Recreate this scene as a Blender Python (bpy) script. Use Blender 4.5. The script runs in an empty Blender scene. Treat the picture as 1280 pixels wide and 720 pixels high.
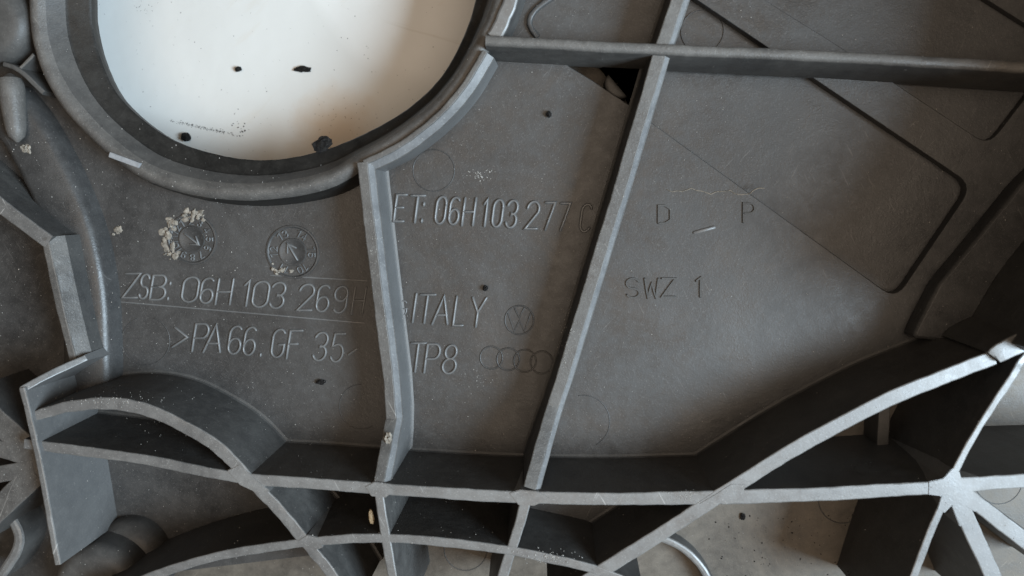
import bpy, bmesh, math, random
from mathutils import Vector, Matrix, noise

random.seed(7)
scene = bpy.context.scene
COL = scene.collection
MM = 0.001

# ------------------------------------------------------------------ camera
T, L, P, F = 34.0, 26.0, 17.0, 10.0      # mm above the table: tall rib tops, low rib tops, panel, deep floor
FPX, CZ = 960.0, 164.0                   # focal length in photo pixels, camera height
NX, NY = 690.0, 250.0                    # photo pixel straight below the camera
d = Vector((NX-640.0, -(NY-360.0), -FPX)).normalized()
zw = -d
xw = (Vector((1, 0, 0)) - zw*zw.x).normalized()
yw = zw.cross(xw)
ROT = Matrix((xw, yw, zw))
cam = bpy.data.cameras.new('camera')
cam.sensor_width = 36.0
cam.lens = 36.0*FPX/1280.0
cam.clip_start = 0.005
cam.clip_end = 20.0
cam.dof.use_dof = True
cam.dof.focus_distance = 0.146
cam.dof.aperture_fstop = 14.0
cam_o = bpy.data.objects.new('camera', cam)
COL.objects.link(cam_o)
cam_o.matrix_world = Matrix.Translation((0, 0, CZ*MM)) @ ROT.to_4x4()
scene.camera = cam_o

# ------------------------------------------------------------------ world and lamps
world = bpy.data.worlds.new('World')
scene.world = world
world.use_nodes = True
bg = world.node_tree.nodes['Background']
bg.inputs['Color'].default_value = (1.0, 0.80, 0.60, 1)
bg.inputs['Strength'].default_value = 0.11
lamp = bpy.data.lights.new('window_light', 'AREA')
lamp.shape = 'RECTANGLE'
lamp.size, lamp.size_y = 0.24, 0.24
lamp.energy = 8.0
lamp.color = (0.69, 0.86, 1.0)
lamp_o = bpy.data.objects.new('window_light', lamp)
COL.objects.link(lamp_o)
AZ, EL, DIST = math.radians(-12), math.radians(45), 0.60
lp = Vector((math.cos(AZ)*math.cos(EL), math.sin(AZ)*math.cos(EL), math.sin(EL)))*DIST
lamp_o.location = lp
lamp_o.rotation_euler = lp.to_track_quat('Z', 'Y').to_euler()
ceil = bpy.data.lights.new('ceiling_light', 'AREA')        # warm light coming down from the ceiling
ceil.shape = 'DISK'
ceil.size = 0.85
ceil.energy = 4.9
ceil.color = (1.0, 0.82, 0.65)
ceil_o = bpy.data.objects.new('ceiling_light', ceil)
COL.objects.link(ceil_o)
ceil_o.location = (0.08, -0.05, 1.0)
ceil_o.rotation_euler = Vector(ceil_o.location).to_track_quat('Z', 'Y').to_euler()
scene.view_settings.view_transform = 'Standard'
scene.view_settings.look = 'None'
scene.view_settings.gamma = 1
scene.view_settings.exposure = 0.1

# ------------------------------------------------------------------ helpers
def U(px, py, z):
    """photo pixel seen on the plane z (mm) -> point in mm"""
    w = ROT @ Vector((px-640.0, 360.0-py, -FPX))
    t = (z-CZ)/w.z
    return Vector((w.x*t, w.y*t, z))

def link(o, parent=None):
    COL.objects.link(o)
    if parent: o.parent = parent
    return o

def mesh_obj(name, verts, faces, mats, parent=None, midx=None, sharp=35, smooth=True):
    me = bpy.data.meshes.new(name)
    me.from_pydata([Vector(v)*MM for v in verts], [], faces)
    for m in mats: me.materials.append(m)
    if midx: me.polygons.foreach_set('material_index', midx)
    if smooth:
        me.polygons.foreach_set('use_smooth', [True]*len(me.polygons))
        me.set_sharp_from_angle(angle=math.radians(sharp))
    me.update()
    bm = bmesh.new(); bm.from_mesh(me)
    bmesh.ops.recalc_face_normals(bm, faces=bm.faces)
    bm.to_mesh(me); bm.free()
    return link(bpy.data.objects.new(name, me), parent)

def tag(o, label=None, cat=None, group=None, kind=None):
    if label: o['label'] = label
    if cat: o['category'] = cat
    if group: o['group'] = group
    if kind: o['kind'] = kind
    return o

def catmull(pts, step):
    """pts: tuples of any length, first 3 = xyz; smooth resample"""
    out = []
    n = len(pts)
    for i in range(n-1):
        p0, p1, p2, p3 = pts[max(i-1, 0)], pts[i], pts[i+1], pts[min(i+2, n-1)]
        seg = math.dist(p1[:3], p2[:3])
        k = max(2, int(seg/step))
        for j in range(k):
            t = j/k
            out.append(tuple(0.5*((2*b)+(-a+c)*t+(2*a-5*b+4*c-e)*t*t+(-a+3*b-3*c+e)*t**3)
                             for a, b, c, e in zip(p0, p1, p2, p3)))
    out.append(tuple(pts[-1]))
    return out

def linear(pts, step):
    out = []
    for a, b in zip(pts, pts[1:]):
        k = max(1, int(math.dist(a[:3], b[:3])/step))
        for j in range(k):
            out.append(tuple(x+(y-x)*j/k for x, y in zip(a, b)))
    out.append(tuple(pts[-1]))
    return out

# ------------------------------------------------------------------ materials
def nodes_of(name):
    m = bpy.data.materials.new(name); m.use_nodes = True
    nt = m.node_tree
    b = nt.nodes['Principled BSDF']
    return m, nt, b

def tex_noise(nt, co, scale, detail=6, rough=0.6, dist=0.0):
    n = nt.nodes.new('ShaderNodeTexNoise')
    n.inputs['Scale'].default_value = scale
    n.inputs['Detail'].default_value = detail
    n.inputs['Roughness'].default_value = rough
    n.inputs['Distortion'].default_value = dist
    nt.links.new(co, n.inputs['Vector'])
    return n.outputs['Fac']

def ramp(nt, fac, stops):
    r = nt.nodes.new('ShaderNodeValToRGB')
    cr = r.color_ramp
    while len(cr.elements) < len(stops): cr.elements.new(0.5)
    for e, (p, c) in zip(cr.elements, stops):
        e.position = p
        e.color = (c, c, c, 1) if not isinstance(c, tuple) else (*c, 1)
    nt.links.new(fac, r.inputs['Fac'])
    return r.outputs['Color']

def mix(nt, fac, a, b, mode='MIX'):
    m = nt.nodes.new('ShaderNodeMix'); m.data_type = 'RGBA'; m.blend_type = mode
    if isinstance(fac, float): m.inputs[0].default_value = fac
    else: nt.links.new(fac, m.inputs[0])
    for s, v in ((m.inputs[6], a), (m.inputs[7], b)):
        if isinstance(v, tuple): s.default_value = (*v, 1)
        else: nt.links.new(v, s)
    return m.outputs[2]

def math_n(nt, op, a, b):
    m = nt.nodes.new('ShaderNodeMath'); m.operation = op
    for s, v in ((m.inputs[0], a), (m.inputs[1], b)):
        if isinstance(v, (int, float)): s.default_value = v
        else: nt.links.new(v, s)
    return m.outputs[0]

def mapped(nt, co, rot, scale):
    m1 = nt.nodes.new('ShaderNodeMapping'); m1.inputs['Rotation'].default_value = (0, 0, rot)
    mp = nt.nodes.new('ShaderNodeMapping'); mp.inputs['Scale'].default_value = scale
    nt.links.new(co, m1.inputs['Vector']); nt.links.new(m1.outputs['Vector'], mp.inputs['Vector'])
    return mp.outputs['Vector']

def plastic(name, base, dust, rough, dust_amt=0.5, grain=0.00005, spec=0.5, scratch=0.55, speckle=0.5):
    m, nt, b = nodes_of(name)
    tc = nt.nodes.new('ShaderNodeTexCoord'); co = tc.outputs['Object']
    big = ramp(nt, tex_noise(nt, co, 38, 9, 0.72, 1.2), [(0.40, 0.0), (0.68, 1.0)])
    mid = ramp(nt, tex_noise(nt, co, 420, 8, 0.7, 0.3), [(0.40, 0.0), (0.75, 1.0)])
    fine = tex_noise(nt, co, 3200, 3, 0.6)
    fspk = ramp(nt, fine, [(0.585, 0.0), (0.70, 1.0)])
    dm = math_n(nt, 'MULTIPLY', math_n(nt, 'ADD', math_n(nt, 'MULTIPLY', big, 0.55), math_n(nt, 'MULTIPLY', mid, 0.45)), dust_amt)
    col = mix(nt, dm, base, dust)
    col = mix(nt, math_n(nt, 'MULTIPLY', fspk, speckle*0.35), col, tuple(min(1, c*1.5) for c in dust))
    # scratches in two directions, broken up by a mask
    if scratch > 0:
        for rot, sc in ((0.45, (2600, 110, 300)), (0.75, (3000, 150, 300)), (-0.5, (2400, 130, 300))):
            s = ramp(nt, tex_noise(nt, mapped(nt, co, rot, sc), 1.0, 2, 0.5), [(0.70, 0.0), (0.76, 1.0)])
            k = ramp(nt, tex_noise(nt, co, 38+rot*20, 3, 0.5), [(0.50, 0.0), (0.66, 1.0)])
            col = mix(nt, math_n(nt, 'MULTIPLY', math_n(nt, 'MULTIPLY', s, k), scratch), col, tuple(min(1, c*1.9) for c in dust))
    nt.links.new(col, b.inputs['Base Color'])
    oil = ramp(nt, tex_noise(nt, co, 24, 6, 0.6, 1.5), [(0.45, 0.0), (0.62, 1.0)])
    rg = math_n(nt, 'SUBTRACT', math_n(nt, 'ADD', math_n(nt, 'MULTIPLY', dm, 0.35), rough), math_n(nt, 'MULTIPLY', oil, 0.10))
    rg = math_n(nt, 'ADD', rg, math_n(nt, 'MULTIPLY', mid, 0.08))
    nt.links.new(rg, b.inputs['Roughness'])
    b.inputs['Specular IOR Level'].default_value = spec
    bp = nt.nodes.new('ShaderNodeBump'); bp.inputs['Strength'].default_value = 0.6
    bp.inputs['Distance'].default_value = grain
    h = math_n(nt, 'ADD', fine, math_n(nt, 'MULTIPLY', tex_noise(nt, co, 900, 4, 0.6), 1.2))
    nt.links.new(h, bp.inputs['Height'])
    bp2 = nt.nodes.new('ShaderNodeBump'); bp2.inputs['Strength'].default_value = 0.5
    bp2.inputs['Distance'].default_value = 0.0006
    nt.links.new(tex_noise(nt, co, 45, 3, 0.5), bp2.inputs['Height'])
    nt.links.new(bp2.outputs['Normal'], bp.inputs['Normal'])
    nt.links.new(bp.outputs['Normal'], b.inputs['Normal'])
    return m

M_PANEL = plastic('moulded plastic', (0.027, 0.0267, 0.0265), (0.092, 0.089, 0.086), 0.38, 0.55, spec=0.38, scratch=0.40, speckle=0.95)
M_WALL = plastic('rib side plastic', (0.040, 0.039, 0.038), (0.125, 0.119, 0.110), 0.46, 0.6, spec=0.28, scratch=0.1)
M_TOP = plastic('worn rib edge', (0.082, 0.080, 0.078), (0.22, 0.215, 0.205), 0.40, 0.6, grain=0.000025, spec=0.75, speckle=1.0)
M_DEEP = plastic('dusty floor plastic', (0.058, 0.051, 0.043), (0.185, 0.158, 0.127), 0.45, 0.7, spec=0.3)
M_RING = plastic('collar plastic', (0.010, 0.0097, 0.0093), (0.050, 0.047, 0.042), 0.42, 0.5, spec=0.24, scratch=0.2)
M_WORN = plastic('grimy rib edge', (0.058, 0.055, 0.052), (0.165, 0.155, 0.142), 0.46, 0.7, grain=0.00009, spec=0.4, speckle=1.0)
M_EDGE = plastic('lit rib shoulder', (0.095, 0.096, 0.098), (0.22, 0.22, 0.218), 0.40, 0.55, grain=0.00004, spec=0.75, speckle=1.0)  # brighter copy of the rib edge; glint along the slopes put into colour
M_GREY = plastic('lit side plastic', (0.085, 0.084, 0.083), (0.17, 0.165, 0.158), 0.42, 0.5, spec=0.4, scratch=0.15)  # paler copy of the rib side plastic; window light put into its colour
M_TEXT = plastic('raised letter plastic', (0.085, 0.085, 0.085), (0.17, 0.17, 0.167), 0.34, 0.5, grain=0.00002, spec=0.6, scratch=0.0)  # paler than the panel: light caught on raised strokes put into colour

def simple(name, c1, c2, rough, scale, bump=0.0001):
    m, nt, b = nodes_of(name)
    co = nt.nodes.new('ShaderNodeTexCoord').outputs['Object']
    f = tex_noise(nt, co, scale, 5, 0.65)
    nt.links.new(mix(nt, ramp(nt, f, [(0.35, 0.0), (0.68, 1.0)]), c1, c2), b.inputs['Base Color'])
    b.inputs['Roughness'].default_value = rough
    bp = nt.nodes.new('ShaderNodeBump'); bp.inputs['Distance'].default_value = bump
    nt.links.new(f, bp.inputs['Height']); nt.links.new(bp.outputs['Normal'], b.inputs['Normal'])
    return m
M_SOOT = simple('black grit', (0.004, 0.004, 0.0045), (0.022, 0.020, 0.018), 0.9, 2500)
M_SOOT.node_tree.nodes['Principled BSDF'].inputs['Specular IOR Level'].default_value = 0.12
M_TAN = simple('tan grain', (0.26, 0.185, 0.10), (0.42, 0.33, 0.215), 0.6, 2500)
M_PALE = simple('pale residue', (0.10, 0.088, 0.072), (0.30, 0.265, 0.22), 0.8, 1500)
M_DUST = simple('pale dust', (0.10, 0.093, 0.083), (0.48, 0.455, 0.42), 0.6, 6000)
M_CHIP = simple('bare shiny facet', (0.20, 0.205, 0.215), (0.30, 0.305, 0.315), 0.25, 900, 0.00003)

def paper_mat():
    m, nt, b = nodes_of('stained white sheet')
    co = nt.nodes.new('ShaderNodeTexCoord').outputs['Object']
    big = ramp(nt, tex_noise(nt, co, 26, 5, 0.6, 0.5), [(0.42, 0.0), (0.75, 1.0)])
    col = mix(nt, math_n(nt, 'MULTIPLY', big, 0.45), (0.60, 0.595, 0.575), (0.46, 0.45, 0.42))
    fine = ramp(nt, tex_noise(nt, co, 700, 6, 0.7), [(0.62, 0.0), (0.80, 1.0)])
    col = mix(nt, math_n(nt, 'MULTIPLY', fine, 0.55), col, (0.50, 0.46, 0.38))
    st = ramp(nt, tex_noise(nt, mapped(nt, co, 0.9, (160, 30, 100)), 1.0, 5, 0.7), [(0.60, 0.0), (0.82, 1.0)])
    col = mix(nt, math_n(nt, 'MULTIPLY', st, 0.6), col, (0.50, 0.42, 0.32))
    pt = ramp(nt, tex_noise(nt, co, 14, 1, 0.4, 0.8), [(0.50, 0.0), (0.53, 1.0)])  # random tint patches; the border of a lit area is painted in too
    col = mix(nt, math_n(nt, 'MULTIPLY', pt, 0.45), col, (0.47, 0.465, 0.44))
    cr = ramp(nt, tex_noise(nt, mapped(nt, co, 0.28, (14, 260, 100)), 1.0, 3, 0.6), [(0.66, 0.0), (0.70, 1.0)])
    col = mix(nt, math_n(nt, 'MULTIPLY', cr, 0.25), col, (0.36, 0.32, 0.26))
    # brown stain by the rim, with a ragged outline of its own
    vm = nt.nodes.new('ShaderNodeVectorMath'); vm.operation = 'DISTANCE'
    s = U(418, 165, 0)*MM
    nt.links.new(co, vm.inputs[0]); vm.inputs[1].default_value = (s.x, s.y, 0)
    dd = math_n(nt, 'ADD', vm.outputs['Value'], math_n(nt, 'MULTIPLY', tex_noise(nt, co, 160, 5, 0.6), 0.010))
    sf = ramp(nt, math_n(nt, 'MULTIPLY', dd, 60.0), [(0.45, 1.0), (0.95, 0.0)])
    col = mix(nt, math_n(nt, 'MULTIPLY', sf, 0.5), col, (0.42, 0.27, 0.13))
    nt.links.new(col, b.inputs['Base Color'])
    b.inputs['Roughness'].default_value = 0.6
    bp = nt.nodes.new('ShaderNodeBump'); bp.inputs['Distance'].default_value = 0.0004
    nt.links.new(tex_noise(nt, co, 60, 4, 0.5), bp.inputs['Height'])
    nt.links.new(bp.outputs['Normal'], b.inputs['Normal'])
    return m
M_PAPER = paper_mat()

# ------------------------------------------------------------------ setting
tv, tf = [], []
N = 30
for j in range(N+1):
    for i in range(N+1):
        x, y = -300+600*i/N, -300+600*j/N
        tv.append((x, y, 0))
for j in range(N):
    for i in range(N):
        a = j*(N+1)+i
        tf.append((a, a+1, a+N+2, a+N+1))
tag(mesh_obj('table_top', tv, tf, [M_PAPER]), 'stained white sheet that the plastic cover lies on', 'table', kind='structure')

cover = link(bpy.data.objects.new('engine_cover', None))
tag(cover, 'upturned dark grey ribbed plastic engine cover with moulded part numbers', 'engine cover')

# ------------------------------------------------------------------ ribs
lift = [0.0]
def rib(name, path, width, base, z=T, draft=2.0, bevel=0.22, smooth=True, jit=0.045, extra_right=0.0,
        extra_left=0.0, ledge=None, mats=None, step=0.8, rough_top=0.05, parent=None, sharp=14, foot=None, both=False):
    """path: (px, py[, z[, width]]) along the top centre line; right = right of travel"""
    lift[0] = (lift[0]+0.017) % 0.13
    pts = []
    for p in path:
        zz = p[2] if len(p) > 2 and p[2] is not None else z
        w = p[3] if len(p) > 3 else width
        v = U(p[0], p[1], zz)
        pts.append((v.x, v.y, v.z+lift[0], w))
    pts = catmull(pts, step) if smooth else linear(pts, step)
    prof_n = None
    verts, faces, mi = [], [], []
    ph = [random.uniform(0, 6.28) for _ in range(6)]
    s = 0.0
    for i, q in enumerate(pts):
        a = Vector(pts[max(i-1, 0)][:2]); c = Vector(pts[min(i+1, len(pts)-1)][:2])
        t = (c-a).normalized(); r = Vector((t.y, -t.x))
        if i: s += math.dist(pts[i-1][:2], q[:2])
        def nz(k): return jit*(math.sin(s*0.35+ph[k])*0.8+math.sin(s*1.3+ph[k+1])*0.5+random.uniform(-0.55, 0.55))
        w, zt = q[3], q[2]
        b = min(bevel, w*0.3)
        dd = (zt-base)*math.tan(math.radians(draft))
        dl, dr = dd+extra_left, dd+extra_right
        n1, n2 = nz(0), nz(2)
        h1, h2 = random.uniform(-1, 1)*rough_top, random.uniform(-1, 1)*rough_top
        prof = [(-w/2-dl, base, 0), (-w/2+n1, zt-b, 2), (-w/2+b*0.3+n1, zt-b*0.3+h1*0.5, 2), (-w/2+b+n1, zt, 1),
                (0, zt+0.01, 1), (w/2-b+n2, zt, 2), (w/2-b*0.3+n2, zt-b*0.3+h2*0.5, 2), (w/2+n2, zt-b, 0)]
        if ledge:
            dp, lw, sl = ledge
            prof[-1] = (w/2+n2, zt-dp, 1)
            prof += [(w/2+lw+n2*0.5, zt-dp-sl, 2), (w/2+lw+0.12+n2*0.5, zt-dp-sl-0.2, 0)]
            dr += lw
        prof.append((w/2+dr, base, 0))
        if foot is not None:
            g = (zt-base); fl = dl*(1-(foot+0.55-base)/g); fr = (dr-(ledge[1] if ledge else 0))*(1-(foot+0.55-base)/g)
            xl = -w/2-dl*(zt-foot-0.55)/g
            prof = [(-w/2-dl-0.6, base, 0), (xl-0.62, foot+0.02, 0), (xl-0.2, foot+0.16, 0), (xl, foot+0.55, 0)]+prof[1:]
            if both:
                lw_ = ledge[1] if ledge else 0
                xr = w/2+lw_+(dr-lw_)*(zt-foot-0.55)/g
                prof = prof[:-1]+[(xr, foot+0.55, 0), (xr+0.2, foot+0.16, 0), (xr+0.62, foot+0.02, 0), (w/2+dr+0.6, base, 0)]
        prof_n = len(prof)
        for u, zz, _ in prof:
            verts.append((q[0]+r.x*u, q[1]+r.y*u, zz))
    k0 = 3 if foot is not None else 0
    slope = 2 if mats and len(mats) > 2 else 1
    for i in range(len(pts)-1):
        for k in range(prof_n-1):
            a = i*prof_n+k
            faces.append((a, a+1, a+1+prof_n, a+prof_n))
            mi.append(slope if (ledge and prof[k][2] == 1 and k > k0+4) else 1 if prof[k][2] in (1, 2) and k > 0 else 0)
    faces.append(tuple(range(prof_n))); mi.append(0)
    e = (len(pts)-1)*prof_n
    faces.append(tuple(range(e+prof_n-1, e-1, -1))); mi.append(0)
    return mesh_obj(name, verts, faces, mats or [M_WALL, M_TOP], parent or cover, mi, sharp=sharp)

# bottom lattice
line_path = [(30, 555, None, 1.9), (52, 558, None, 1.9), (174, 574, None, 1.9), (295, 597, None, 2.0), (382, 604, None, 2.1), (472, 611, None, 2.1),
             (628, 621, None, 2.2), (767, 624, None, 2.3), (837, 623, None, 2.4), (902, 622, None, 2.6), (1024, 618, None, 2.5),
             (1163, 610, None, 2.4), (1290, 601, None, 2.6), (1500, 596, None, 2.6)]
rib('rib', line_path[:10], 2.2, F, foot=P)
rib('rib', line_path[9:], 2.2, F)
arch_path = [(36, 523, None, 1.6), (60, 515, None, 1.9), (87, 508, None, 2.1), (139, 505, None, 2.3), (191, 515, None, 2.3), (243, 541, None, 2.3), (278, 565, None, 2.3),
             (309, 597, None, 2.3), (347, 637, None, 2.2), (382, 678, None, 2.1), (410, 713, None, 2.1), (440, 760, None, 2.1)]
rib('rib', arch_path, 2.2, F, foot=P, jit=0.08, rough_top=0.1)
right_path = [(690, 755), (740, 722), (800, 684), (860, 646), (912, 612), (1010, 552), (1110, 500), (1180, 471), (1243, 447)]
rib('rib', right_path, 2.6, F, foot=P)
rib('rib', [(1242, 446, T+1.3, 2.6), (1252, 440, T+1.5, 3.2), (1300, 419, T+1.5, 3.4), (1420, 372, T+1.5, 3.4)], 3.3, F, z=T+1.4)
lower_arc = [(120, 745), (160, 732), (208, 714), (278, 694), (368, 680), (417, 675), (455, 673), (524, 675), (628, 687), (680, 697), (743, 712), (800, 735)]
rib('rib', lower_arc, 1.7, F)
rib('rib', [(473, 612), (480, 660), (491, 722), (500, 780)], 1.7, F)
rib('rib', [(660, 614), (648, 660), (628, 722), (612, 780)], 1.9, F)
# node on the right
rib('rib', [(1186, 608), (1204, 570), (1232, 522), (1268, 468), (1277, 452, T-0.5), (1300, 425, T-0.5)], 1.25, F)
rib('rib', [(1187, 612), (1172, 645), (1156, 685), (1140, 728), (1120, 790)], 1.4, F)
rib('rib', [(1184, 604), (1196, 622), (1219, 672), (1243, 724), (1270, 790)], 2.9, F)
rib('rib', [(1182, 600), (1206, 617), (1250, 652), (1300, 690), (1380, 750)], 2.7, F)
# low ribs across the panel, ramping up to the lattice
rib('rib', [(453, 203, L), (457, 240, L), (470, 350, L), (486, 478, L), (489, 523, L), (482, 560, 30), (473, 606, T-0.1)][::-1], 2.0, P-0.5, smooth=False, foot=P, both=True,
    draft=1.6, bevel=0.2, mats=[M_GREY, M_WORN, M_EDGE], ledge=(0.2, 0.85, 1.0))
rib('rib', [(860, -40, L), (847, 0, L), (824, 69, L), (775, 235, L), (702, 475, L), (691, 508, L), (676, 560, 30), (662, 610, T-0.1)][::-1], 2.3, P-0.5, smooth=False, foot=P, both=True,
    draft=2.0, bevel=0.2, mats=[M_WALL, M_WORN, M_EDGE], ledge=(0.4, 0.75, 0.75))
rib('rib', [(607, 50, L+1.0), (695, 55, L+0.9), (815, 61, L+0.9), (1051, 71, L+1.6), (1277, 84, L+2.2), (1500, 96, L+2.4)], 1.85, P-0.5, draft=5.0, bevel=0.6, sharp=60, mats=[M_WALL, M_WORN])
rib('rib', [(455, 203, L), (500, 181, L), (545, 146, L), (580, 107, L), (606, 64, L)], 1.0, P-0.5, draft=2.0, bevel=0.2, ledge=(0.4, 1.2, 1.0), mats=[M_GREY, M_WORN, M_EDGE])
rib('rib', [(616, 46, L-0.6), (630, 20, L-0.4), (648, -30, L-0.4)], 2.6, P-0.5, jit=0.14, rough_top=0.25, bevel=0.4)
rib('rib', [(672, 46, P+0.8), (662, 30, P+0.8), (668, 13, P+0.8), (700, -12, P+0.8)], 1.1, P-0.5, bevel=0.4, sharp=60, mats=[M_PANEL, M_PANEL])
# plate on the left with its low arm and the framed pocket
rib('rib', [(27, 485, T+1), (45, 560, T+1), (62, 650, T+1), (72, 706, T+1)], 1.15, F, bevel=0.25, draft=1.5, mats=[M_GREY, M_TOP])
rib('rib', [(27, 487, T+0.8), (62, 468, T-2), (108, 447, L+1.5)], 1.2, F, bevel=0.2, mats=[M_GREY, M_TOP])
rib('rib', [(-60, 205, L+2), (0, 257, L+2), (61, 303, L+2)], 2.7, F, smooth=False, bevel=0.25)
rib('rib', [(56, 297, L+2), (75, 385, L+1.6), (92, 452, L+1.2)][::-1], 1.5, F, smooth=False, ledge=(0.25, 1.5, 2.0), bevel=0.25, mats=[M_WALL, M_WORN])
rib('ledge', [(-5, 128, P+4.5), (25, 165, P+4.5), (60, 230, P+4.5), (87, 298, P+4.5), (101, 372, P+4.5), (105, 450, P+4.5), (104, 500, P+4.5)], 9.6, P-0.5, draft=6, bevel=1.7, sharp=60,
    mats=[M_PANEL, M_PANEL])
# spoked gusset outside the plate
for a, b_, w in (((40, 566), (-40, 495), 4.6), ((40, 575), (-40, 548), 3.2), ((42, 585), (-40, 600), 3.2), ((44, 592), (-40, 672), 4.4)):
    rib('spoke', [(a[0], a[1], T-3), (b_[0], b_[1], T-3)], w, F, z=T-3, smooth=False, mats=[M_WALL, M_WORN])
rib('spoke', [(40, 545, T-3.1), (42, 600, T-3.1)], 3.2, F, smooth=False, mats=[M_WALL, M_WORN])
# small ribs low in the deep cells
rib('rib', [(1108, 470, P-1), (1103, 568, P-1)], 2.2, F-0.2, z=P-1, mats=[M_WALL, M_WALL])
rib('rib', [(812, 668, F+4), (850, 684, F+4), (876, 708, F+4), (896, 745, F+4)], 1.5, F-0.2, bevel=0.6, mats=[M_WALL, M_TOP])
rib('rib', [(20, 690, 16), (50, 640, 16), (110, 585, 16)], 2.0, F-0.2, bevel=0.6, mats=[M_WALL, M_WALL])
rib('rib', [(0, 720, 24), (22, 672, 24), (-15, 610, 24)], 2.0, F-0.2, bevel=0.6)

def prism(name, pts, z0, z1, mats, parent=cover, bevel=0.0):
    """pts in mm xy"""
    bm = bmesh.new()
    vs = [bm.verts.new((x*MM, y*MM, z0*MM)) for x, y in pts]
    f = bm.faces.new(vs)
    r = bmesh.ops.extrude_face_region(bm, geom=[f])
    bmesh.ops.translate(bm, verts=[v for v in r['geom'] if isinstance(v, bmesh.types.BMVert)], vec=(0, 0, (z1-z0)*MM))
    if bevel:
        bmesh.ops.bevel(bm, geom=[e for e in bm.edges], offset=bevel*MM, segments=2, affect='EDGES')
    bmesh.ops.recalc_face_normals(bm, faces=bm.faces)
    me = bpy.data.meshes.new(name); bm.to_mesh(me); bm.free()
    for m in mats: me.materials.append(m)
    return link(bpy.data.objects.new(name, me), parent)

def px_poly(pts, z): return [tuple(U(x, y, z)[:2]) for x, y in pts]
# webs where ribs run together
prism('web', px_poly([(1160, 602), (1178, 598), (1190, 585), (1199, 589), (1201, 597), (1224, 596), (1225, 613), (1214, 614), (1229, 627), (1219, 640), (1209, 634), (1214, 652), (1199, 658), (1189, 632), (1181, 641), (1171, 637), (1176, 620), (1160, 618)], T), F, T+0.145, [M_TOP], bevel=0.1)
prism('web', px_poly([(896, 616), (914, 604), (932, 605), (928, 620), (896, 630), (872, 630)], T), F, T+0.145, [M_TOP], bevel=0.1)
prism('web', px_poly([(284, 588), (300, 580), (322, 600), (338, 614), (326, 618), (300, 606)], T), F, T+0.145, [M_TOP], bevel=0.1)
prism('web', px_poly([(372, 676), (384, 668), (400, 672), (404, 684), (388, 690)], T), F, T+0.145, [M_TOP], bevel=0.1)
prism('web', px_poly([(636, 616), (650, 612), (672, 614), (688, 622), (668, 632), (648, 631)], T), F, T+0.145, [M_TOP], bevel=0.1)
prism('web', px_poly([(456, 608), (468, 602), (482, 604), (494, 612), (482, 622), (464, 620)], T), F, T+0.145, [M_TOP], bevel=0.1)

# ------------------------------------------------------------------ collar (lathe)
RC = U(321, -70, L)
def lathe(name, c, prof, mats, midx, seg=160, parent=cover, jit=0.0, sharp=40, offs=None):
    verts, faces, mi = [], [], []
    n = len(prof)
    for i in range(seg):
        a = 2*math.pi*i/seg
        for k, (r, z) in enumerate(prof):
            rr = r+random.uniform(-jit, jit)
            ox, oy = offs[k] if offs else (0, 0)
            verts.append((c.x+ox+rr*math.cos(a), c.y+oy+rr*math.sin(a), z))
    closed = prof[0] != prof[-1]
    for i in range(seg):
        for k in range(n-1):
            a, b = i*n+k, ((i+1) % seg)*n+k
            faces.append((a, a+1, b+1, b)); mi.append(midx[k])
    return mesh_obj(name, verts, faces, mats, parent, mi, sharp=sharp)
def polar(pts, z, n=240):
    c = RC
    loop = [U(x, y, z) for x, y in pts]
    loop = loop[-2:]+loop+loop[:3]
    d = [tuple(v) for v in loop]
    dense = catmull(d, 0.5)
    pol = sorted((math.atan2(q[1]-c.y, q[0]-c.x), math.hypot(q[0]-c.x, q[1]-c.y)) for q in dense)
    out = []
    for i in range(n):
        a = -math.pi+2*math.pi*i/n
        best = [x for x in pol if abs(x[0]-a) < 0.03] or [min(pol, key=lambda x: abs(x[0]-a))]
        out.append(sum(x[1] for x in best)/len(best))
    for _ in range(2): out = [(out[i-1]+out[i]*2+out[(i+1) % n])/4 for i in range(n)]
    return out
rim_px = [(36, 0), (45, 69), (72, 126), (134, 191), (200, 231), (300, 248), (400, 236), (455, 208), (500, 182), (545, 147), (580, 108), (608, 62), (634, 0), (650, -90), (630, -180),
          (550, -265), (400, -305), (220, -285), (90, -215), (44, -110)]
lip_px = [(116, 0), (122, 55), (146, 115), (198, 163), (250, 187), (325, 200), (400, 189), (470, 160), (520, 128), (560, 84), (592, 10), (603, -80), (585, -170),
          (515, -240), (390, -270), (250, -250), (160, -190), (120, -90)]
R_RIM, R_LIP = polar(rim_px, L-1.7), polar(lip_px, P+3.2)
NR = len(R_RIM)
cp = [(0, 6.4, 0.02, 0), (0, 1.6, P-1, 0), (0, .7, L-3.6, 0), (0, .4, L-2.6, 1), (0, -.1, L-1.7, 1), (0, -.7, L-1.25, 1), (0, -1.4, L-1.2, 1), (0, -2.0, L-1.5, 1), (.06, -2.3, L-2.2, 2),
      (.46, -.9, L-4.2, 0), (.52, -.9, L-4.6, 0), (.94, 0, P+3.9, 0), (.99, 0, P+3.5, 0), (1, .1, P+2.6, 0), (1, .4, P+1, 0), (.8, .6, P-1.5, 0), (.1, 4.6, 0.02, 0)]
cv, cf, cm = [], [], []
for i in range(NR):
    a = -math.pi+2*math.pi*i/NR
    for t, off, z, m_ in cp:
        q = R_RIM[i]*(1-t)+R_LIP[i]*t+off+random.uniform(-.03, .03)
        cv.append((RC.x+q*math.cos(a), RC.y+q*math.sin(a), z+random.uniform(-.02, .02)*(z > 1)))
n_ = len(cp)
for i in range(NR):
    for k in range(n_-1):
        a, b = i*n_+k, ((i+1) % NR)*n_+k
        cf.append((a, a+1, b+1, b)); cm.append(cp[k][3])
mesh_obj('collar', cv, cf, [M_RING, M_WORN, M_WALL], cover, cm, sharp=38)

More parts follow.
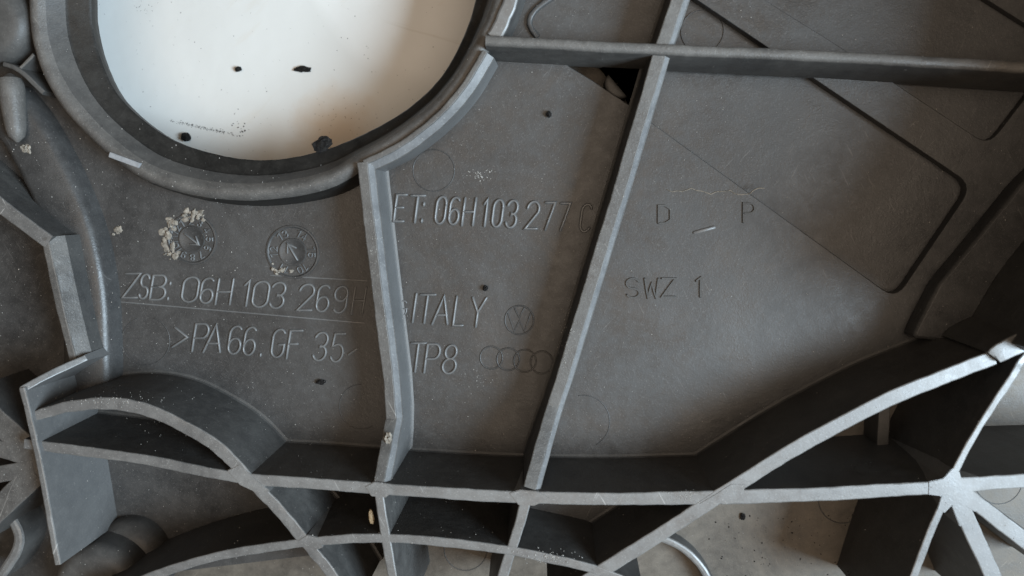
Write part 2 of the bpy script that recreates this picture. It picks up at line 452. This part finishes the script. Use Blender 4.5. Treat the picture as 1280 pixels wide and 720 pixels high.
# ------------------------------------------------------------------ panel and floors
def plate(name, rings, z1, thick, mat, parent=cover, bevel=0.12):
    cu = bpy.data.curves.new(name, 'CURVE'); cu.dimensions = '2D'; cu.fill_mode = 'BOTH'
    for ring in rings:
        sp = cu.splines.new('POLY'); sp.points.add(len(ring)-1)
        for q, (x, y) in zip(sp.points, ring): q.co = (x*MM, y*MM, 0, 1)
        sp.use_cyclic_u = True
    cu.extrude = max(thick/2-bevel, 0.01)*MM
    cu.bevel_depth = bevel*MM; cu.bevel_resolution = 1; cu.offset = -bevel*MM
    tmp = bpy.data.objects.new(name+'_tmp', cu); COL.objects.link(tmp)
    dg = bpy.context.evaluated_depsgraph_get()
    me = bpy.data.meshes.new_from_object(tmp.evaluated_get(dg))
    bpy.data.objects.remove(tmp); bpy.data.curves.remove(cu)
    me.name = name
    me.transform(Matrix.Translation((0, 0, (z1-thick/2)*MM)))
    me.materials.clear(); me.materials.append(mat)
    return link(bpy.data.objects.new(name, me), parent)

def circ(c, r, n=64): return [(c.x+r*math.cos(2*math.pi*i/n), c.y+r*math.sin(2*math.pi*i/n)) for i in range(n)]
def rounded(pts, r, n=5, radii=None):
    out = []
    m = len(pts)
    for i in range(m):
        p, a, b = Vector(pts[i]), Vector(pts[i-1]), Vector(pts[(i+1) % m])
        u, v = (a-p), (b-p)
        rr = min(radii[i] if radii else r, u.length*0.45, v.length*0.45)
        u.normalize(); v.normalize()
        s, e = p+u*rr, p+v*rr
        for k in range(n+1):
            t = k/n
            q = s*(1-t)**2+p*2*t*(1-t)+e*t*t
            out.append((q.x, q.y))
    return out

bottom = px_poly([(x, y) for x, y in [(1130, 480), (1010, 552), (912, 612), (800, 684), (740, 715), (680, 699), (646, 690), (660, 620), (628, 620), (472, 611), (382, 604), (350, 640), (420, 740)]], T)
outline = px_poly([(-150, 760), (-150, -260), (1500, -260), (1500, 220), (1300, 240), (1215, 330), (1150, 420)], P) + bottom
hole = [(RC.x+(R_RIM[i]+0.9)*math.cos(-math.pi+2*math.pi*i/NR), RC.y+(R_RIM[i]+0.9)*math.sin(-math.pi+2*math.pi*i/NR)) for i in range(0, NR, 2)]
pit = rounded(px_poly([(706, 80), (741, 101), (760, 114), (800, 140), (810, 116), (834, 66), (730, 66)], P), 1.0)
rec_a = rounded(px_poly([(836, -24), (1216, 232), (1120, 374), (800, 143)], P), 3.0, radii=[0.1, 3.2, 3.2, 0.1])
rec_b = rounded(px_poly([(1040, 52), (1236, 182), (1330, 60), (1200, -22), (1060, -60), (940, -10)], P), 3.0)
plate('panel', [outline, hole, pit, rec_a, rec_b], P, 3.4, M_PANEL)
plate('recess_floor', [[tuple(Vector(p)) for p in rounded(px_poly([(820, -60), (1240, 232), (1122, 396), (785, 150)], P), 2.0)]], P-2.2, 1.0, M_PANEL)
plate('recess_floor', [rounded(px_poly([(900, -20), (1236, 206), (1360, 50), (1220, -60), (1060, -100)], P), 2.0)], P-1.6, 1.0, M_PANEL)
big = px_poly([(-180, 900), (-180, -260), (1560, -260), (1560, 900)], F)
plate('floor', [big, hole], F, 2.0, M_DEEP)
# stepped round shoulder and the tall well wall beside it
sh = px_poly([(1128, 418), (1133, 405), (1160, 352), (1197, 308), (1260, 230), (1300, 190), (1400, 110), (1500, 60), (1500, 420), (1240, 430)], P)
plate('shoulder', [rounded(sh, 1.0, 2)], P+4.0, 5.4, M_PANEL, bevel=0.6)
well = [(1205, 410), (1215, 395), (1245, 345), (1280, 300), (1335, 235), (1385, 150), (1415, 50), (1425, -100), (1425, -240)]
Z5 = P+4.0
wp = [(x, y) for x, y in well]
def wall(name, path_px, zpx, z0, z1, th, mat, lean=0.0):
    pts = catmull([tuple(U(x, y, zpx)) for x, y in path_px], 2.0)
    verts, faces = [], []
    for i, q in enumerate(pts):
        a = Vector(pts[max(i-1, 0)][:2]); c = Vector(pts[min(i+1, len(pts)-1)][:2])
        t = (c-a).normalized(); r = Vector((t.y, -t.x))
        for u, z in ((0, z0), (lean, z1-0.5), (lean+0.5, z1), (lean+th-0.5, z1), (lean+th, z1-0.5), (th, z0)):
            verts.append((q[0]+r.x*u, q[1]+r.y*u, z))
    n = 6
    for i in range(len(pts)-1):
        for k in range(n):
            faces.append((i*n+k, i*n+(k+1) % n, (i+1)*n+(k+1) % n, (i+1)*n+k))
    faces.append(tuple(range(n))); e = (len(pts)-1)*n
    faces.append(tuple(range(e+n-1, e-1, -1)))
    return mesh_obj(name, verts, faces, [mat], cover)
wall('well_wall', wp, Z5, P, 72, 2.4, M_WALL)  # height and unseen upper run shaped to shade the right of the panel

# pit under the cross rib: a cup with a short rounded post in it
def dome(name, px, py, z, r, zb, mat, rb=None, round_=0.45, seg=40, parent=cover):
    c = U(px, py, z)
    rb = rb or r
    k = r*round_
    prof = [(rb, zb), (r, z-k)]
    for i in range(1, 7):
        a = math.pi/2*i/6
        prof.append((r-k+k*math.cos(a), z-k+k*math.sin(a)))
    prof.append((0.01, z+0.02))
    return lathe(name, c, prof, [mat], [0]*len(prof), seg=seg, parent=parent, sharp=40)
dome('post', 775, 104, P-1.6, 2.8, F-0.3, M_WALL, round_=0.25)
# rounded bosses at the lower left, the peg and the boss beside the collar
dome('boss', 152, 702, P+5, 7.6, F-0.3, M_WALL, rb=8.0, round_=0.5)
dome('boss', 116, 738, T-6, 8.6, F-0.3, M_WALL, rb=9.0, round_=0.35)
dome('boss', -18, 26, P+8, 7.2, F-0.3, M_WALL, rb=7.6, round_=0.4)
dome('boss', 20, 700, P-2, 7.5, F-0.3, M_WALL, rb=8.0, round_=0.3)

def capsule(name, pts, mat, parent=cover, seg=16):
    """pts: (xyz Vector mm, radius)"""
    verts, faces = [], []
    n = len(pts)
    for i, (p, r) in enumerate(pts):
        a, b = pts[max(i-1, 0)][0], pts[min(i+1, n-1)][0]
        t = (b-a).normalized(); s = t.cross(Vector((0, 0, 1))).normalized(); u = s.cross(t)
        for k in range(seg):
            an = 2*math.pi*k/seg
            verts.append(tuple(p+(s*math.cos(an)+u*math.sin(an))*r))
    for i in range(n-1):
        for k in range(seg):
            faces.append((i*seg+k, i*seg+(k+1) % seg, (i+1)*seg+(k+1) % seg, (i+1)*seg+k))
    faces.append(tuple(range(seg))); faces.append(tuple(range((n-1)*seg, n*seg)))
    return mesh_obj(name, verts, faces, [mat], parent)
A, B = U(12, 92, P+5), U(22, 178, P+6)
pg = []
for i in range(13):
    t = i/12
    r = (2.5-0.9*t)*math.sqrt(max(0.02, 1-abs(2*t-1)**6))
    pg.append((A.lerp(B, t), r))
capsule('clip_peg', pg, M_WORN)
rib('rib', [(4, 80, L-2), (24, 88, L-2), (54, 116, L-3)], 0.9, P-0.5, bevel=0.25, mats=[M_WALL, M_WALL])
rib('rib', [(24, 86, L-2.4), (42, 68, L-2.4)], 0.6, P-0.5, bevel=0.2, mats=[M_WALL, M_WORN])

# shiny chipped facet on the collar rim
def box_on(name, a, b, w, h, mat, z, parent=cover):
    a, b = U(*a, z), U(*b, z)
    t = (b-a).normalized(); r = Vector((t.y, -t.x, 0))
    pts = [tuple((a+r*w/2)[:2]), tuple((a-r*w/2)[:2]), tuple((b-r*w/2)[:2]), tuple((b+r*w/2)[:2])]
    return prism(name, pts, z-h, z, [mat], parent, bevel=0.08)
box_on('rim_facet', (136, 193), (174, 207), 0.95, 1.5, M_CHIP, L-0.95)
# ------------------------------------------------------------------ raised lettering
def ell(cx, cy, rx, ry, a0, a1, n=14):
    return [(cx+rx*math.cos(math.radians(a0+(a1-a0)*i/n)), cy+ry*math.sin(math.radians(a0+(a1-a0)*i/n))) for i in range(n+1)]
G = {
 'E': [[(1, 1), (0, 1), (0, 0), (1, 0)], [(0, .52), (.8, .52)]],
 'T': [[(0, 1), (1, 1)], [(.5, 1), (.5, 0)]],
 ':': [[(.5, .66), (.5, .72)], [(.5, .04), (.5, .10)]],
 '.': [[(.5, .0), (.5, .06)]],
 '0': [ell(.5, .72, .5, .28, 0, 180)+ell(.5, .28, .5, .28, 180, 360)+[(1, .72)]],
 '6': [ell(.5, .72, .5, .28, 40, 180)+ell(.5, .28, .5, .28, 180, 540, 22)],
 '9': [ell(.5, .28, .5, .28, 220, 360)+ell(.5, .72, .5, .28, 0, 360, 22)],
 'H': [[(0, 0), (0, 1)], [(1, 0), (1, 1)], [(0, .5), (1, .5)]],
 '1': [[(0, .82), (.6, 1), (.6, 0)]],
 '3': [ell(.5, .74, .5, .26, 160, -90)+ell(.5, .26, .5, .26, 90, -160)],
 '2': [ell(.5, .72, .5, .28, 170, -25)+[(0, 0), (1, 0)]],
 '7': [[(0, 1), (1, 1), (.3, 0)]],
 '4': [[(.75, 0), (.75, 1), (0, .3), (1, .3)]],
 '5': [[(.95, 1), (.12, 1), (.05, .56)]+ell(.48, .31, .52, .31, 120, -150)],
 '8': [ell(.5, .76, .42, .24, 0, 360, 20), ell(.5, .26, .5, .26, 0, 360, 20)],
 'C': [ell(.5, .72, .5, .28, 30, 180)+ell(.5, .28, .5, .28, 180, 330)],
 'G': [ell(.5, .72, .5, .28, 35, 180)+ell(.5, .28, .5, .28, 180, 355)+[(1, .45), (.55, .45)]],
 'I': [[(.5, 0), (.5, 1)]],
 'A': [[(0, 0), (.55, 1), (1, 0)], [(.2, .32), (.88, .32)]],
 'L': [[(0, 1), (0, 0), (1, 0)]],
 'Y': [[(0, 1), (.5, .5), (1, 1)], [(.5, .5), (.5, 0)]],
 'P': [[(0, 0), (0, 1), (.5, 1)]+ell(.55, .74, .45, .26, 90, -90)+[(0, .48)]],
 'B': [[(0, 0), (0, 1), (.5, 1)]+ell(.52, .76, .40, .24, 90, -90)+[(0, .52), (.5, .52)]+ell(.55, .26, .45, .26, 90, -90)+[(0, 0)]],
 'Z': [[(0, 1), (1, 1), (0, 0), (1, 0)]],
 'S': [ell(.5, .74, .5, .26, 20, 270)+ell(.5, .24, .5, .24, 90, -160)],
 'F': [[(1, 1), (0, 1), (0, 0)], [(0, .52), (.75, .52)]],
 'D': [[(0, 0), (0, 1), (.55, 1), (1, .8), (1, .2), (.55, 0), (0, 0)]],
 'W': [[(0, 1), (.2, 0), (.5, .75), (.8, 0), (1, 1)]],
 '>': [[(0, .8), (1, .45), (0, .1)]],
 '<': [[(1, .8), (0, .45), (1, .1)]],
 '-': [[(0, .3), (1, .5)]],
}
class Strokes:
    def __init__(s): s.v, s.f = [], []
    def add(s, pts, w, h, square=False):
        """pts: mm Vectors on the surface"""
        q = [pts[0]]
        for p in pts[1:]:
            if (p-q[-1]).length > 0.04: q.append(p)
        if len(q) < 2: return
        t0 = (q[1]-q[0]).normalized(); t1 = (q[-1]-q[-2]).normalized()
        q = [q[0]-t0*w*0.45]+q+[q[-1]+t1*w*0.45]
        n = len(q)
        if square: prof = [(-.5, -.3), (-.46, .9), (-.40, 1), (.40, 1), (.46, .9), (.5, -.3)]
        else: prof = [(-.52, -.3), (-.42, .45), (-.2, .9), (0, 1), (.2, .9), (.42, .45), (.52, -.3)]
        m = len(prof); o = len(s.v)
        for i, p in enumerate(q):
            a, b = q[max(i-1, 0)], q[min(i+1, n-1)]
            ta = (p-a).normalized() if i else (b-p).normalized()
            tb = (b-p).normalized() if i < n-1 else ta
            t = (ta+tb)
            t = t.normalized() if t.length > 0.2 else ta
            k = 1/max(0.55, t.dot(ta))
            r = Vector((t.y, -t.x, 0))
            end = 0.55 if i in (0, n-1) else 1.0
            for u, hh in prof:
                ww = w*u*k*end
                s.v.append(tuple(p+r*ww+Vector((0, 0, hh*h*(0.5 if end < 1 and hh > 0 else 1)))))
        for i in range(n-1):
            for k in range(m-1):
                a = o+i*m+k
                s.f.append((a, a+1, a+1+m, a+m))
        s.f.append(tuple(range(o, o+m))); e = o+(n-1)*m
        s.f.append(tuple(range(e, e+m)))
    def build(s, name, mat, parent=cover): return mesh_obj(name, s.v, s.f, [mat], parent, sharp=40)

def text_line(chars, slant, w, h, square=False, z=P, name='lettering', mat=None, parent=cover):
    """chars: (character, x0, x1, y_top, y_base) in photo pixels"""
    s = Strokes()
    for ch, x0, x1, yt, yb in chars:
        tot = x1-x0; sl = slant*(yb-yt); cw = tot-sl
        for st in G[ch]:
            dense = []
            for a, b in zip(st, st[1:]):
                for k in range(3): dense.append((a[0]+(b[0]-a[0])*k/3, a[1]+(b[1]-a[1])*k/3))
            dense.append(st[-1])
            s.add([U(x0+u*cw+sl*v, yb+(yt-yb)*v, z) for u, v in dense], w, h, square)
    return s.build(name, mat or M_TEXT, parent)

def spread(items, y0t, y0b, y1t, y1b):
    xa, xb = items[0][1], items[-1][2]
    out = []
    for c, a, b in items:
        t = ((a+b)/2-xa)/(xb-xa)
        out.append((c, a, b, y0t+(y1t-y0t)*t, y0b+(y1b-y0b)*t))
    return out

text_line(spread([('E', 492, 508), ('T', 510, 531), (':', 526, 532), ('0', 543, 559), ('6', 560, 576), ('H', 577, 595), ('1', 602, 612), ('0', 614, 630),
                  ('3', 631, 648), ('2', 656, 675), ('7', 678, 694), ('7', 697, 713), ('C', 724, 741)], 243, 276, 256, 290), 0.13, 0.62, 0.42)
text_line(spread([('I', 513, 523), ('T', 521, 544), ('A', 540, 564), ('L', 566, 583), ('Y', 586, 608)], 367, 402, 373, 409), 0.14, 0.55, 0.36)
text_line(spread([('T', 510, 532), ('P', 530, 551), ('8', 552, 573)], 428, 464, 432, 467), 0.13, 0.55, 0.36)
text_line(spread([('Z', 153, 176), ('S', 173, 188), ('B', 187, 210), (':', 209, 215), ('0', 226, 250), ('6', 249, 269), ('H', 269, 292), ('1', 302, 316),
                  ('0', 314, 338), ('3', 336, 358), ('2', 371, 394), ('6', 394, 414), ('9', 415, 436), ('H', 439, 458)], 341, 371, 360, 393), 0.16, 0.5, 0.26)
text_line(spread([('>', 215, 237), ('P', 240, 262), ('A', 254, 280), ('6', 284, 304), ('6', 303, 322), ('.', 324, 332), ('G', 338, 358), ('F', 358, 378),
                  ('3', 390, 411), ('5', 412, 432), ('-', 434, 449)], 402, 436, 419, 454), 0.15, 0.5, 0.28)
text_line([('G', 497, 509, 376, 394)], 0.1, 0.35, 0.15)
text_line([('D', 823, 838, 257, 279)], 0.0, 0.36, 0.3, True, mat=M_WALL)
text_line([('P', 929, 943, 254, 278)], 0.0, 0.36, 0.3, True, mat=M_WALL)
text_line([('S', 783, 799, 348, 372), ('W', 806, 823, 348, 372), ('Z', 827, 844, 348, 371), ('1', 870, 879, 347, 371)], 0.0, 0.36, 0.3, True, mat=M_WALL)
s = Strokes()
s.add([U(868, 291, P), U(893, 284, P)], 0.6, 0.3, True)
s.build('pointer_mark', M_TEXT)
# thin mould lines beside the part number
s = Strokes()
for a, b in (((148, 377), (456, 404)), ((338, 344), (458, 351))):
    s = Strokes()
    s.add([U(a[0]+(b[0]-a[0])*t/8, a[1]+(b[1]-a[1])*t/8, P) for t in range(9)], 0.28, 0.07)
    s.build('mould_line', M_TEXT)
# round and four-ring emblems
def ring_pts(cx, cy, r, z=P, n=36, sq=1.0): return [U(cx+r*math.cos(2*math.pi*i/n), cy+r*sq*math.sin(2*math.pi*i/n), z) for i in range(n+1)]
s = Strokes()
for cx, cy in ((614, 447), (635, 449), (656, 451), (677, 453)):
    s.add(ring_pts(cx, cy, 14), 0.36, 0.11)
s.build('rings_emblem', M_PANEL)
s = Strokes()
s.add(ring_pts(649, 400, 18), 0.34, 0.12)
for st in ([(-6, -15), (0, -3), (6, -15)], [(-14, -8), (-6.5, 14), (0, 1), (6.5, 14), (14, -8)]):
    s.add([U(649+x, 400+y, P) for x, y in st], 0.34, 0.12)
s.build('round_emblem', M_PANEL)
# ejector pin marks
def pin(cx, cy, r, z=P, w=0.22, h=0.08, a0=0, a1=360, mat=None):
    s = Strokes()
    n = 48
    s.add([U(cx+r*math.cos(math.radians(a0+(a1-a0)*i/n)), cy+r*math.sin(math.radians(a0+(a1-a0)*i/n)), z) for i in range(n+1)], w, h)
    s.build('pin_mark', mat or M_PANEL)
pin(542, 213, 26)
pin(729, 527, 33, a0=-100, a1=60)
pin(182, 426, 30, a0=-70, a1=250)
pin(452, 508, 28, a0=60, a1=270)
pin(582, 686, 27, z=F)
pin(1248, 600, 30, z=F)
pin(1053, 624, 30, z=F)
lathe('pin_mark', U(878, 39, P-2.2), [(4.1, P-2.4), (4.0, P-2.0), (3.85, P-2.0), (3.75, P-2.3)], [M_PANEL], [0, 0, 0, 0], seg=48)
lathe('pin_mark', U(40, 430, F), [(3.6, F-0.2), (3.5, F+0.3), (3.3, F+0.3), (3.2, F)], [M_PANEL], [0, 0, 0, 0], seg=48)

# date dials: rim, hub disc, raised numerals, arrow
def dial(cx, cy, r, nums, step, a_first, arrow_deg):
    c = U(cx, cy, P); sc = (U(cx+1, cy, P)-c).length
    rm = r*sc
    base = lathe('date_dial', c, [(rm+0.45, P-0.2), (rm+0.3, P+0.22), (rm, P+0.26), (rm-0.25, P+0.03), (rm*0.56, P+0.03), (rm*0.54, P+0.22), (rm*0.50, P+0.22),
                                  (rm*0.46, P+0.08), (0.01, P+0.08)], [M_PANEL], [0]*9, seg=64)
    s = Strokes()
    for k, num in enumerate(nums):
        ang = math.radians(a_first+k*step)               # image angle, clockwise from right
        txt = str(num)
        ch, cw = 0.27*rm, 0.16*rm
        rad = Vector((math.cos(ang), -math.sin(ang), 0))   # outward in world
        tan = Vector((math.sin(ang), math.cos(ang), 0))*-1
        rt = Vector((rad.y, -rad.x, 0))
        mid = c+rad*rm*0.76
        tw = cw*len(txt)+0.07*rm*(len(txt)-1)
        for q, d_ in enumerate(txt):
            off = -tw/2+q*(cw+0.07*rm)
            for st in G[d_]:
                s.add([mid+rt*(off+u*cw)+rad*((v-0.5)*ch)+Vector((0, 0, 0.03)) for u, v in st], 0.24, 0.3)
    s.build('numerals', M_TEXT, base)
    s = Strokes()
    a = math.radians(arrow_deg); dv = Vector((math.cos(a), -math.sin(a), 0)); pv = Vector((dv.y, -dv.x, 0))
    up = Vector((0, 0, 0.08))
    s.add([c-dv*rm*0.36+up, c+dv*rm*0.38+up], 0.42, 0.32)
    s.add([c+dv*rm*0.08+pv*rm*0.2+up, c+dv*rm*0.38+up, c+dv*rm*0.08-pv*rm*0.2+up], 0.38, 0.3)
    s.build('arrow', M_TEXT, base)
dial(240, 299, 29, list(range(1, 13)), 30, -120, 38)
dial(366, 315, 31, [12, 13, 14, 15, 10, 11], 60, 180, -120)

# ------------------------------------------------------------------ crumbs
def crumb(name, px, py, z, sx, sy, sz, mat, label, cat, seed, rot=0.0, sub=3, amp=0.35, group=None, sink=0.15):
    bm = bmesh.new()
    bmesh.ops.create_icosphere(bm, subdivisions=sub, radius=1)
    for v in bm.verts:
        n = noise.fractal(v.co*1.6+Vector((seed*7.1, seed*3.3, seed)), 0.8, 2.0, 4)
        v.co *= 1+amp*n
        v.co.x *= sx; v.co.y *= sy; v.co.z *= sz
    zmin = min(v.co.z for v in bm.verts)
    for v in bm.verts: v.co.z -= zmin+sink*sz*0
    bmesh.ops.rotate(bm, verts=bm.verts, matrix=Matrix.Rotation(rot, 3, 'Z'))
    for v in bm.verts: v.co *= MM
    me = bpy.data.meshes.new(name); bm.to_mesh(me); bm.free()
    me.materials.append(mat)
    o = link(bpy.data.objects.new(name, me))
    o.location = U(px, py, z)*MM
    return tag(o, label, cat, group)
crumb('crumb', 404, 181, P+3.2, 1.9, 1.25, 0.6, M_SOOT, 'large ragged black crumb on the lower edge of the round hole', 'crumb', 21, 0.5, amp=0.45)
crumb('crumb', 235, 172, 0, 1.0, 0.9, 0.8, M_SOOT, 'small round black crumb on the white sheet by the collar', 'crumb', 2, amp=0.3)
crumb('crumb', 299, 87, 0, 0.7, 0.55, 0.5, M_SOOT, 'tiny black speck alone on the white sheet beside a long flat flake', 'crumb', 3, amp=0.4)
crumb('crumb', 379, 87, 0, 1.5, 0.6, 0.5, M_SOOT, 'long flat black flake lying on the middle of the white sheet', 'crumb', 4, amp=0.6)
crumb('grain', 465, 644, T-2.5, 0.45, 1.4, 0.5, M_TAN, 'long tan husk wedged against a rib in the lower lattice', 'grain', 6, 0.1, amp=0.2)
crumb('grain', 1190, 660, F, 0.9, 0.8, 0.5, M_TAN, 'yellow brown flake on the deep floor beside the rib node', 'grain', 8, amp=0.5)
crumb('crumb', 487, 546, 28.6, 0.7, 0.9, 0.6, M_PALE, 'pale crumb stuck on the ramped end of a low rib', 'crumb', 9, amp=0.6)
crumb('crumb', 40, 186, P+3, 0.9, 0.8, 0.8, M_PALE, 'pale crumb beside the shiny clip peg', 'crumb', 10, amp=0.7)
crumb('crumb', 686, 143, P, 0.5, 0.6, 0.5, M_SOOT, 'black speck on the panel above the part number', 'crumb', 11, amp=0.5)
crumb('crumb', 607, 360, P, 0.45, 0.5, 0.5, M_SOOT, 'black speck on the panel above the word ITALY', 'crumb', 12, amp=0.5)
crumb('crumb', 402, 477, P, 0.9, 0.5, 0.4, M_SOOT, 'dark flake on the panel below the material code', 'crumb', 13, amp=0.5)
crumb('grain', 240, 617, F, 0.9, 0.8, 0.5, M_TAN, 'brown grain on the floor of the cell beside the bosses', 'grain', 14, amp=0.4)
crumb('crumb', 928, 645, F, 0.5, 0.7, 0.3, M_SOOT, 'dark fleck on the lit deep floor under the curved rib', 'crumb', 15, amp=0.5)

# ------------------------------------------------------------------ dust and dirt (uncountable)
bpy.context.view_layer.update()
dg = bpy.context.evaluated_depsgraph_get()
def drop(px, py):
    o = Vector((0, 0, CZ*MM))
    w = (ROT @ Vector((px-640.0, 360.0-py, -FPX))).normalized()
    ok, loc, nor, _, ob, _ = scene.ray_cast(dg, o+w*0.01, w)
    return (loc/MM, nor, ob) if ok else (None, None, None)

def scatter(name, spots, mat, label, cat, flat=1.0):
    verts, faces = [], []
    for px, py, r in spots:
        loc, nor, ob = drop(px, py)
        if loc is None or (nor.z < 0.35 and random.random() < 0.45): continue
        o = len(verts)
        ax = [random.uniform(0.6, 1.3) for _ in range(3)]
        rz = random.uniform(0, 3.14)
        for x, y, z in ((1, 0, 0), (-1, 0, 0), (0, 1, 0), (0, -1, 0), (0, 0, 1), (0, 0, -.4)):
            x, y = x*ax[0], y*ax[1]
            verts.append((loc.x+r*(x*math.cos(rz)-y*math.sin(rz)), loc.y+r*(x*math.sin(rz)+y*math.cos(rz)), loc.z+r*0.25*flat+r*z*0.7*ax[2]*flat))
        for f in ((0, 2, 4), (2, 1, 4), (1, 3, 4), (3, 0, 4), (2, 0, 5), (1, 2, 5), (3, 1, 5), (0, 3, 5)):
            faces.append(tuple(o+i for i in f))
    o = mesh_obj(name, verts, faces, [mat], None, smooth=False)
    return tag(o, label, cat, kind='stuff')

spots = []
for _ in range(1500):
    spots.append((random.uniform(0, 1280), random.uniform(0, 720), random.choice((.035, .045, .06, .08, .11))))
for _ in range(520):      # a dirtier lower left
    spots.append((random.uniform(0, 420), random.uniform(150, 720), random.choice((.04, .05, .07, .1, .13))))
def cluster(cx, cy, sx, sy, n, rs): 
    for _ in range(n): spots.append((random.gauss(cx, sx), random.gauss(cy, sy), random.choice(rs)))
cluster(600, 219, 8, 4, 45, (.08, .12, .16))
cluster(704, 425, 5, 16, 60, (.06, .1, .14))
cluster(712, 400, 4, 12, 40, (.06, .1))
cluster(690, 695, 18, 5, 90, (.08, .12, .18))
cluster(600, 476, 12, 8, 22, (.07, .1))
cluster(470, 602, 20, 8, 40, (.06, .1))
cluster(520, 668, 40, 4, 40, (.07, .1, .14))
cluster(855, 622, 14, 6, 60, (.07, .1))
cluster(466, 330, 3, 60, 50, (.05, .08))
cluster(150, 500, 50, 6, 120, (.06, .1, .14))
cluster(680, 300, 30, 30, 25, (.06, .09))
keep = [s_ for s_ in spots if not ((s_[0]-354)**2+(s_[1]+45)**2 < 250**2)]
for _ in range(700):      # fine film of specks gathered along the lattice and in the panel corners
    keep.append((random.gauss(400, 260), random.gauss(590, 60), random.choice((.03, .04, .05, .07))))
    keep.append((random.uniform(480, 1000), random.uniform(110, 560), random.choice((.025, .03, .04, .05))))
scatter('dust', keep, M_DUST, 'pale dust specks scattered over the dark plastic ribs and panel', 'dust')
lv, lf = [], []
def lump(px, py, r, hz, seed):
    loc, nor, ob = drop(px, py)
    if loc is None: return
    bm = bmesh.new(); bmesh.ops.create_icosphere(bm, subdivisions=2, radius=1)
    o = len(lv)
    ex, an = random.uniform(0.6, 1.5), random.uniform(0, 3.14)
    for v in bm.verts:
        c = v.co*(1+0.55*noise.fractal(v.co*1.8+Vector((seed*5.3, seed, seed*2.7)), 0.8, 2.0, 3))
        x, y = c.x*r*ex, c.y*r/ex
        lv.append((loc.x+x*math.cos(an)-y*math.sin(an), loc.y+x*math.sin(an)+y*math.cos(an), loc.z+c.z*hz))
    for f in bm.faces: lf.append(tuple(o+v.index for v in f.verts))
    bm.free()
for k in range(44):
    q = math.radians(random.uniform(130, 285)); rr = random.gauss(31, 3.2)
    lump(240+rr*math.cos(q), 299+rr*math.sin(q), random.choice((.15, .25, .4, .65)), random.uniform(.1, .25), k)
for k in range(16): lump(random.gauss(248, 6), random.gauss(268, 3), random.choice((.2, .3, .45)), .2, 50+k)
for k in range(8): lump(random.gauss(149, 4), random.gauss(287, 2), random.choice((.3, .5)), .2, 80+k)
for k in range(12): lump(random.gauss(345, 7), random.gauss(338, 2.5), random.choice((.25, .4)), .3, 90+k)
tag(mesh_obj('dried_residue', lv, lf, [M_PALE], None, sharp=60), 'cream crusty residue caked around the date dials', 'residue', kind='stuff')
spots, extra = [], []
for _ in range(170):
    t = random.random(); spots.append((215+90*t+random.gauss(0, 2), 151+20*t+random.gauss(0, 1.2), random.choice((.05, .08, .12))))
for _ in range(160): spots.append((random.uniform(115, 590), random.uniform(0, 200), random.choice((.05, .07, .1))))
for _ in range(90): extra.append((random.uniform(880, 1090), random.uniform(640, 720), random.choice((.08, .12, .2))))
cluster(300, 160, 6, 5, 14, (.1, .2)); cluster(180, 8, 10, 6, 18, (.07, .1)); cluster(440, 150, 40, 14, 40, (.06, .1))
keep = [s_ for s_ in spots if (s_[0]-354)**2+(s_[1]+45)**2 < 244**2]+extra
scatter('soot', keep, M_SOOT, 'fine black grit scattered over the white sheet and deep floor', 'grit')
# pale fibre lying on the panel
fb = Strokes()
fb.add([U(834+121*t/20, 237+6*t/20+2.2*math.sin(t*0.9)+1.2*math.sin(t*2.3)-(7*max(0, t-16)/4), P) for t in range(21)], 0.22, 0.2)
tag(fb.build('fibre', M_PALE, None), 'thin pale wavy fibre lying on the panel above the letters D and P', 'fibre')
